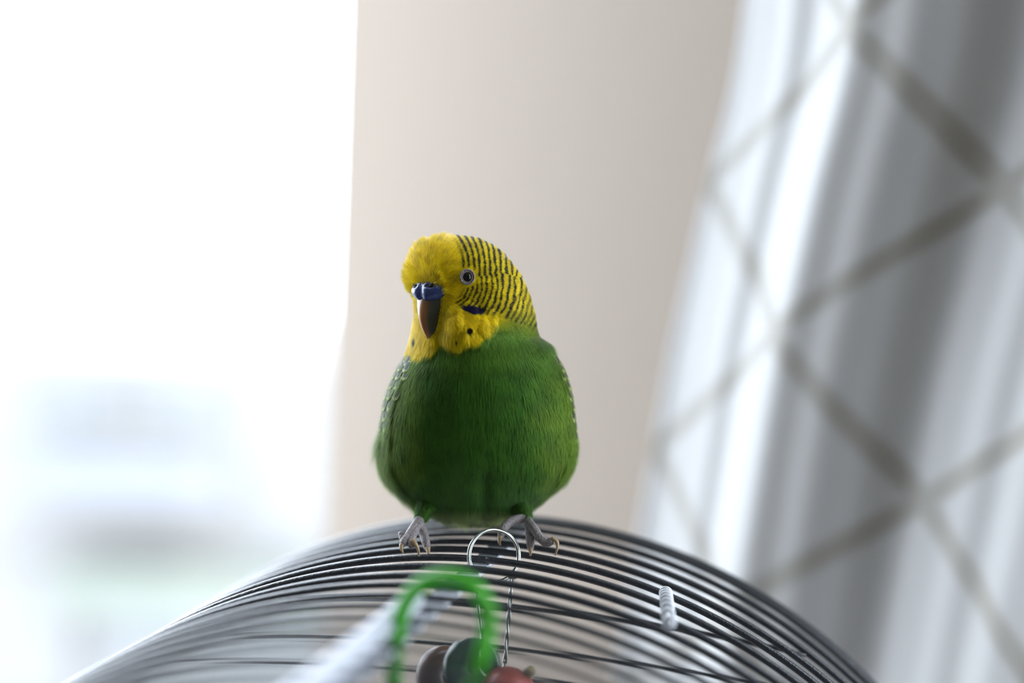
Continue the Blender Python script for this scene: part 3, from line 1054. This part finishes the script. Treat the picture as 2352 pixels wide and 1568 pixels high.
# cere: two swollen lobes with a groove, one continuous shell
V, C = [], []
nu, nv = 28, 44
for i in range(nu):
    th = math.pi * i / (nu - 1)
    for j in range(nv):
        a = 2 * math.pi * j / nv
        s_ = math.sin(th) * math.cos(a); u_ = math.cos(th); f_ = math.sin(th) * math.sin(a)
        groove = math.exp(-(s_ / .16) ** 2)
        lob = 1 - .36 * groove * (f_ > -.2)
        # nostril dents
        dent = math.exp(-(((abs(s_) - .46) / .14) ** 2 + ((u_ - .42) / .16) ** 2)) * (f_ > 0)
        rf = 29 * lob * (1 - .45 * dent)
        u2 = u_ * 22 - (3.5 * (1 - abs(s_)) if u_ < 0 else -1.5 * groove * 0)
        V.append(H(140 + f_ * rf - abs(s_) * 8, s_ * 52 + 2, u2 * 1.12 + 1))
F_ = [(i * nv + j, i * nv + (j + 1) % nv, (i + 1) * nv + (j + 1) % nv, (i + 1) * nv + j) for i in range(nu - 1) for j in range(nv)]
cere = MB().add(V, F_).build('cere', M['cere'], bird)
tag(cere, 'swollen blue cere with two nostrils')
for sg in (-1, 1):  # dark plugs in the dents, hole shade put into their colour
    V = []
    for i in range(9):
        th = math.pi * i / 8
        for j in range(14):
            a = 2 * math.pi * j / 14
            s_, u_, f_ = math.sin(th) * math.cos(a), math.cos(th), math.sin(th) * math.sin(a)
            V.append(H(151.5 + f_ * 6 + s_ * 0, 2 + sg * 24 + s_ * 11, 11 + u_ * 6.5 + s_ * sg * 4))
    F_ = [(i * 14 + j, i * 14 + (j + 1) % 14, (i + 1) * 14 + (j + 1) % 14, (i + 1) * 14 + j) for i in range(8) for j in range(14)]
    MB().add(V, F_).build('nostril', M['nostril'], cere)

# upper mandible: hooked, ridge in front, sides merging into the cheeks
prof = [  # u (up), f of the ridge, f of the back, half width
    (-6, 150, 92, 46), (-18, 155, 90, 45), (-32, 159, 90, 40), (-48, 161, 91, 34), (-66, 159, 92, 28), (-84, 153, 93, 23), (-101, 143, 92, 17.5), (-117, 129, 88, 12), (-131, 114, 86, 7), (-141, 100, 88, 2)]
prof = catmull(np.array(prof, float), np.linspace(0, len(prof) - 1.001, 40))
V, C = [], []
nv = 32
for (u, ff, fb, hw) in prof:
    for j in range(nv):
        a = 2 * math.pi * j / nv
        c, s_ = math.cos(a), math.sin(a)
        f_ = (ff + fb) / 2 + (ff - fb) / 2 * (c if c < 0 else c ** .85)
        sw = hw * np.sign(s_) * abs(s_) ** .9 * (1 - .42 * max(c, 0))
        V.append(H(f_, sw, u))
        front = max(0, c)
        k = float(sstep(.62, .97, np.array(c))) * float(sstep(2, -50, np.array(u)))
        col = np.array((.060, .058, .032)) * (1 - k) + np.array((.40, .15, .035)) * k
        C.append(tuple(col))
n_ = len(prof)
F_ = [(i * nv + j, i * nv + (j + 1) % nv, (i + 1) * nv + (j + 1) % nv, (i + 1) * nv + j) for i in range(n_ - 1) for j in range(nv)] + [tuple(range((n_ - 1) * nv, n_ * nv))]
mb = MB().add(V, F_); mb.c = C
tag(mb.build('beak', M['beak'], bird), 'hooked horn-coloured beak with an orange-brown ridge')

# eyes
def make_eye(p, n_, s=1.0):
    n_ = n_ / np.linalg.norm(n_)
    up = np.array([0, 0, 1.]) - n_ * n_[2]; up /= np.linalg.norm(up)
    sd = np.cross(up, n_)

    def E(a, b, c):
        q = n_ * a + sd * b + up * c
        return B(p[0] + q[0], p[1] + q[1], p[2] - q[2])
    V = []
    for i in range(17):
        th = math.pi * i / 16
        for j in range(28):
            a = 2 * math.pi * j / 28
            V.append(E(-4 + 10.5 * math.cos(th), 11.2 * math.sin(th) * math.cos(a) * s, 12.6 * math.sin(th) * math.sin(a) * s))
    F_ = [(i * 28 + j, i * 28 + (j + 1) % 28, (i + 1) * 28 + (j + 1) % 28, (i + 1) * 28 + j) for i in range(16) for j in range(28)]
    ball = MB().add(V, F_).build('eye', M['eye'], bird)
    ring = [E(2.2, 11.6 * math.cos(a), 12.6 * math.sin(a)) for a in np.linspace(0, 2 * math.pi, 24, endpoint=False)]
    MB().tube(ring, 1.35 * KB, 10, 2, closed=True).build('iris_ring', M['iris'], ball)
    lid = MB()
    ring = [E(1.6, 15.6 * math.cos(a), 16.4 * math.sin(a)) for a in np.linspace(0, 2 * math.pi, 24, endpoint=False)]
    lid.tube(ring, 2.5 * KB, 10, 2, closed=True)
    for a in np.linspace(0, 2 * math.pi, 26, endpoint=False):
        c = E(3.6, 15.8 * math.cos(a), 16.6 * math.sin(a)); c2 = E(5.6, 15.8 * math.cos(a), 16.6 * math.sin(a))
        lid.tube([c, c2], [1.9 * KB, .8 * KB], 8, 2)
    lid.build('eyelid', M['lid'], ball)


p_e, n_e = on_surface(1073, 636)
make_eye(p_e + np.array([0, -1.5, 0]), n_e)
tq = np.interp(636, SL[:, 0], np.arange(len(SL)))
p_f, n_f = surf_n(np.array([tq]), np.array([math.radians(-118)]))
make_eye(p_f[0], n_f[0])
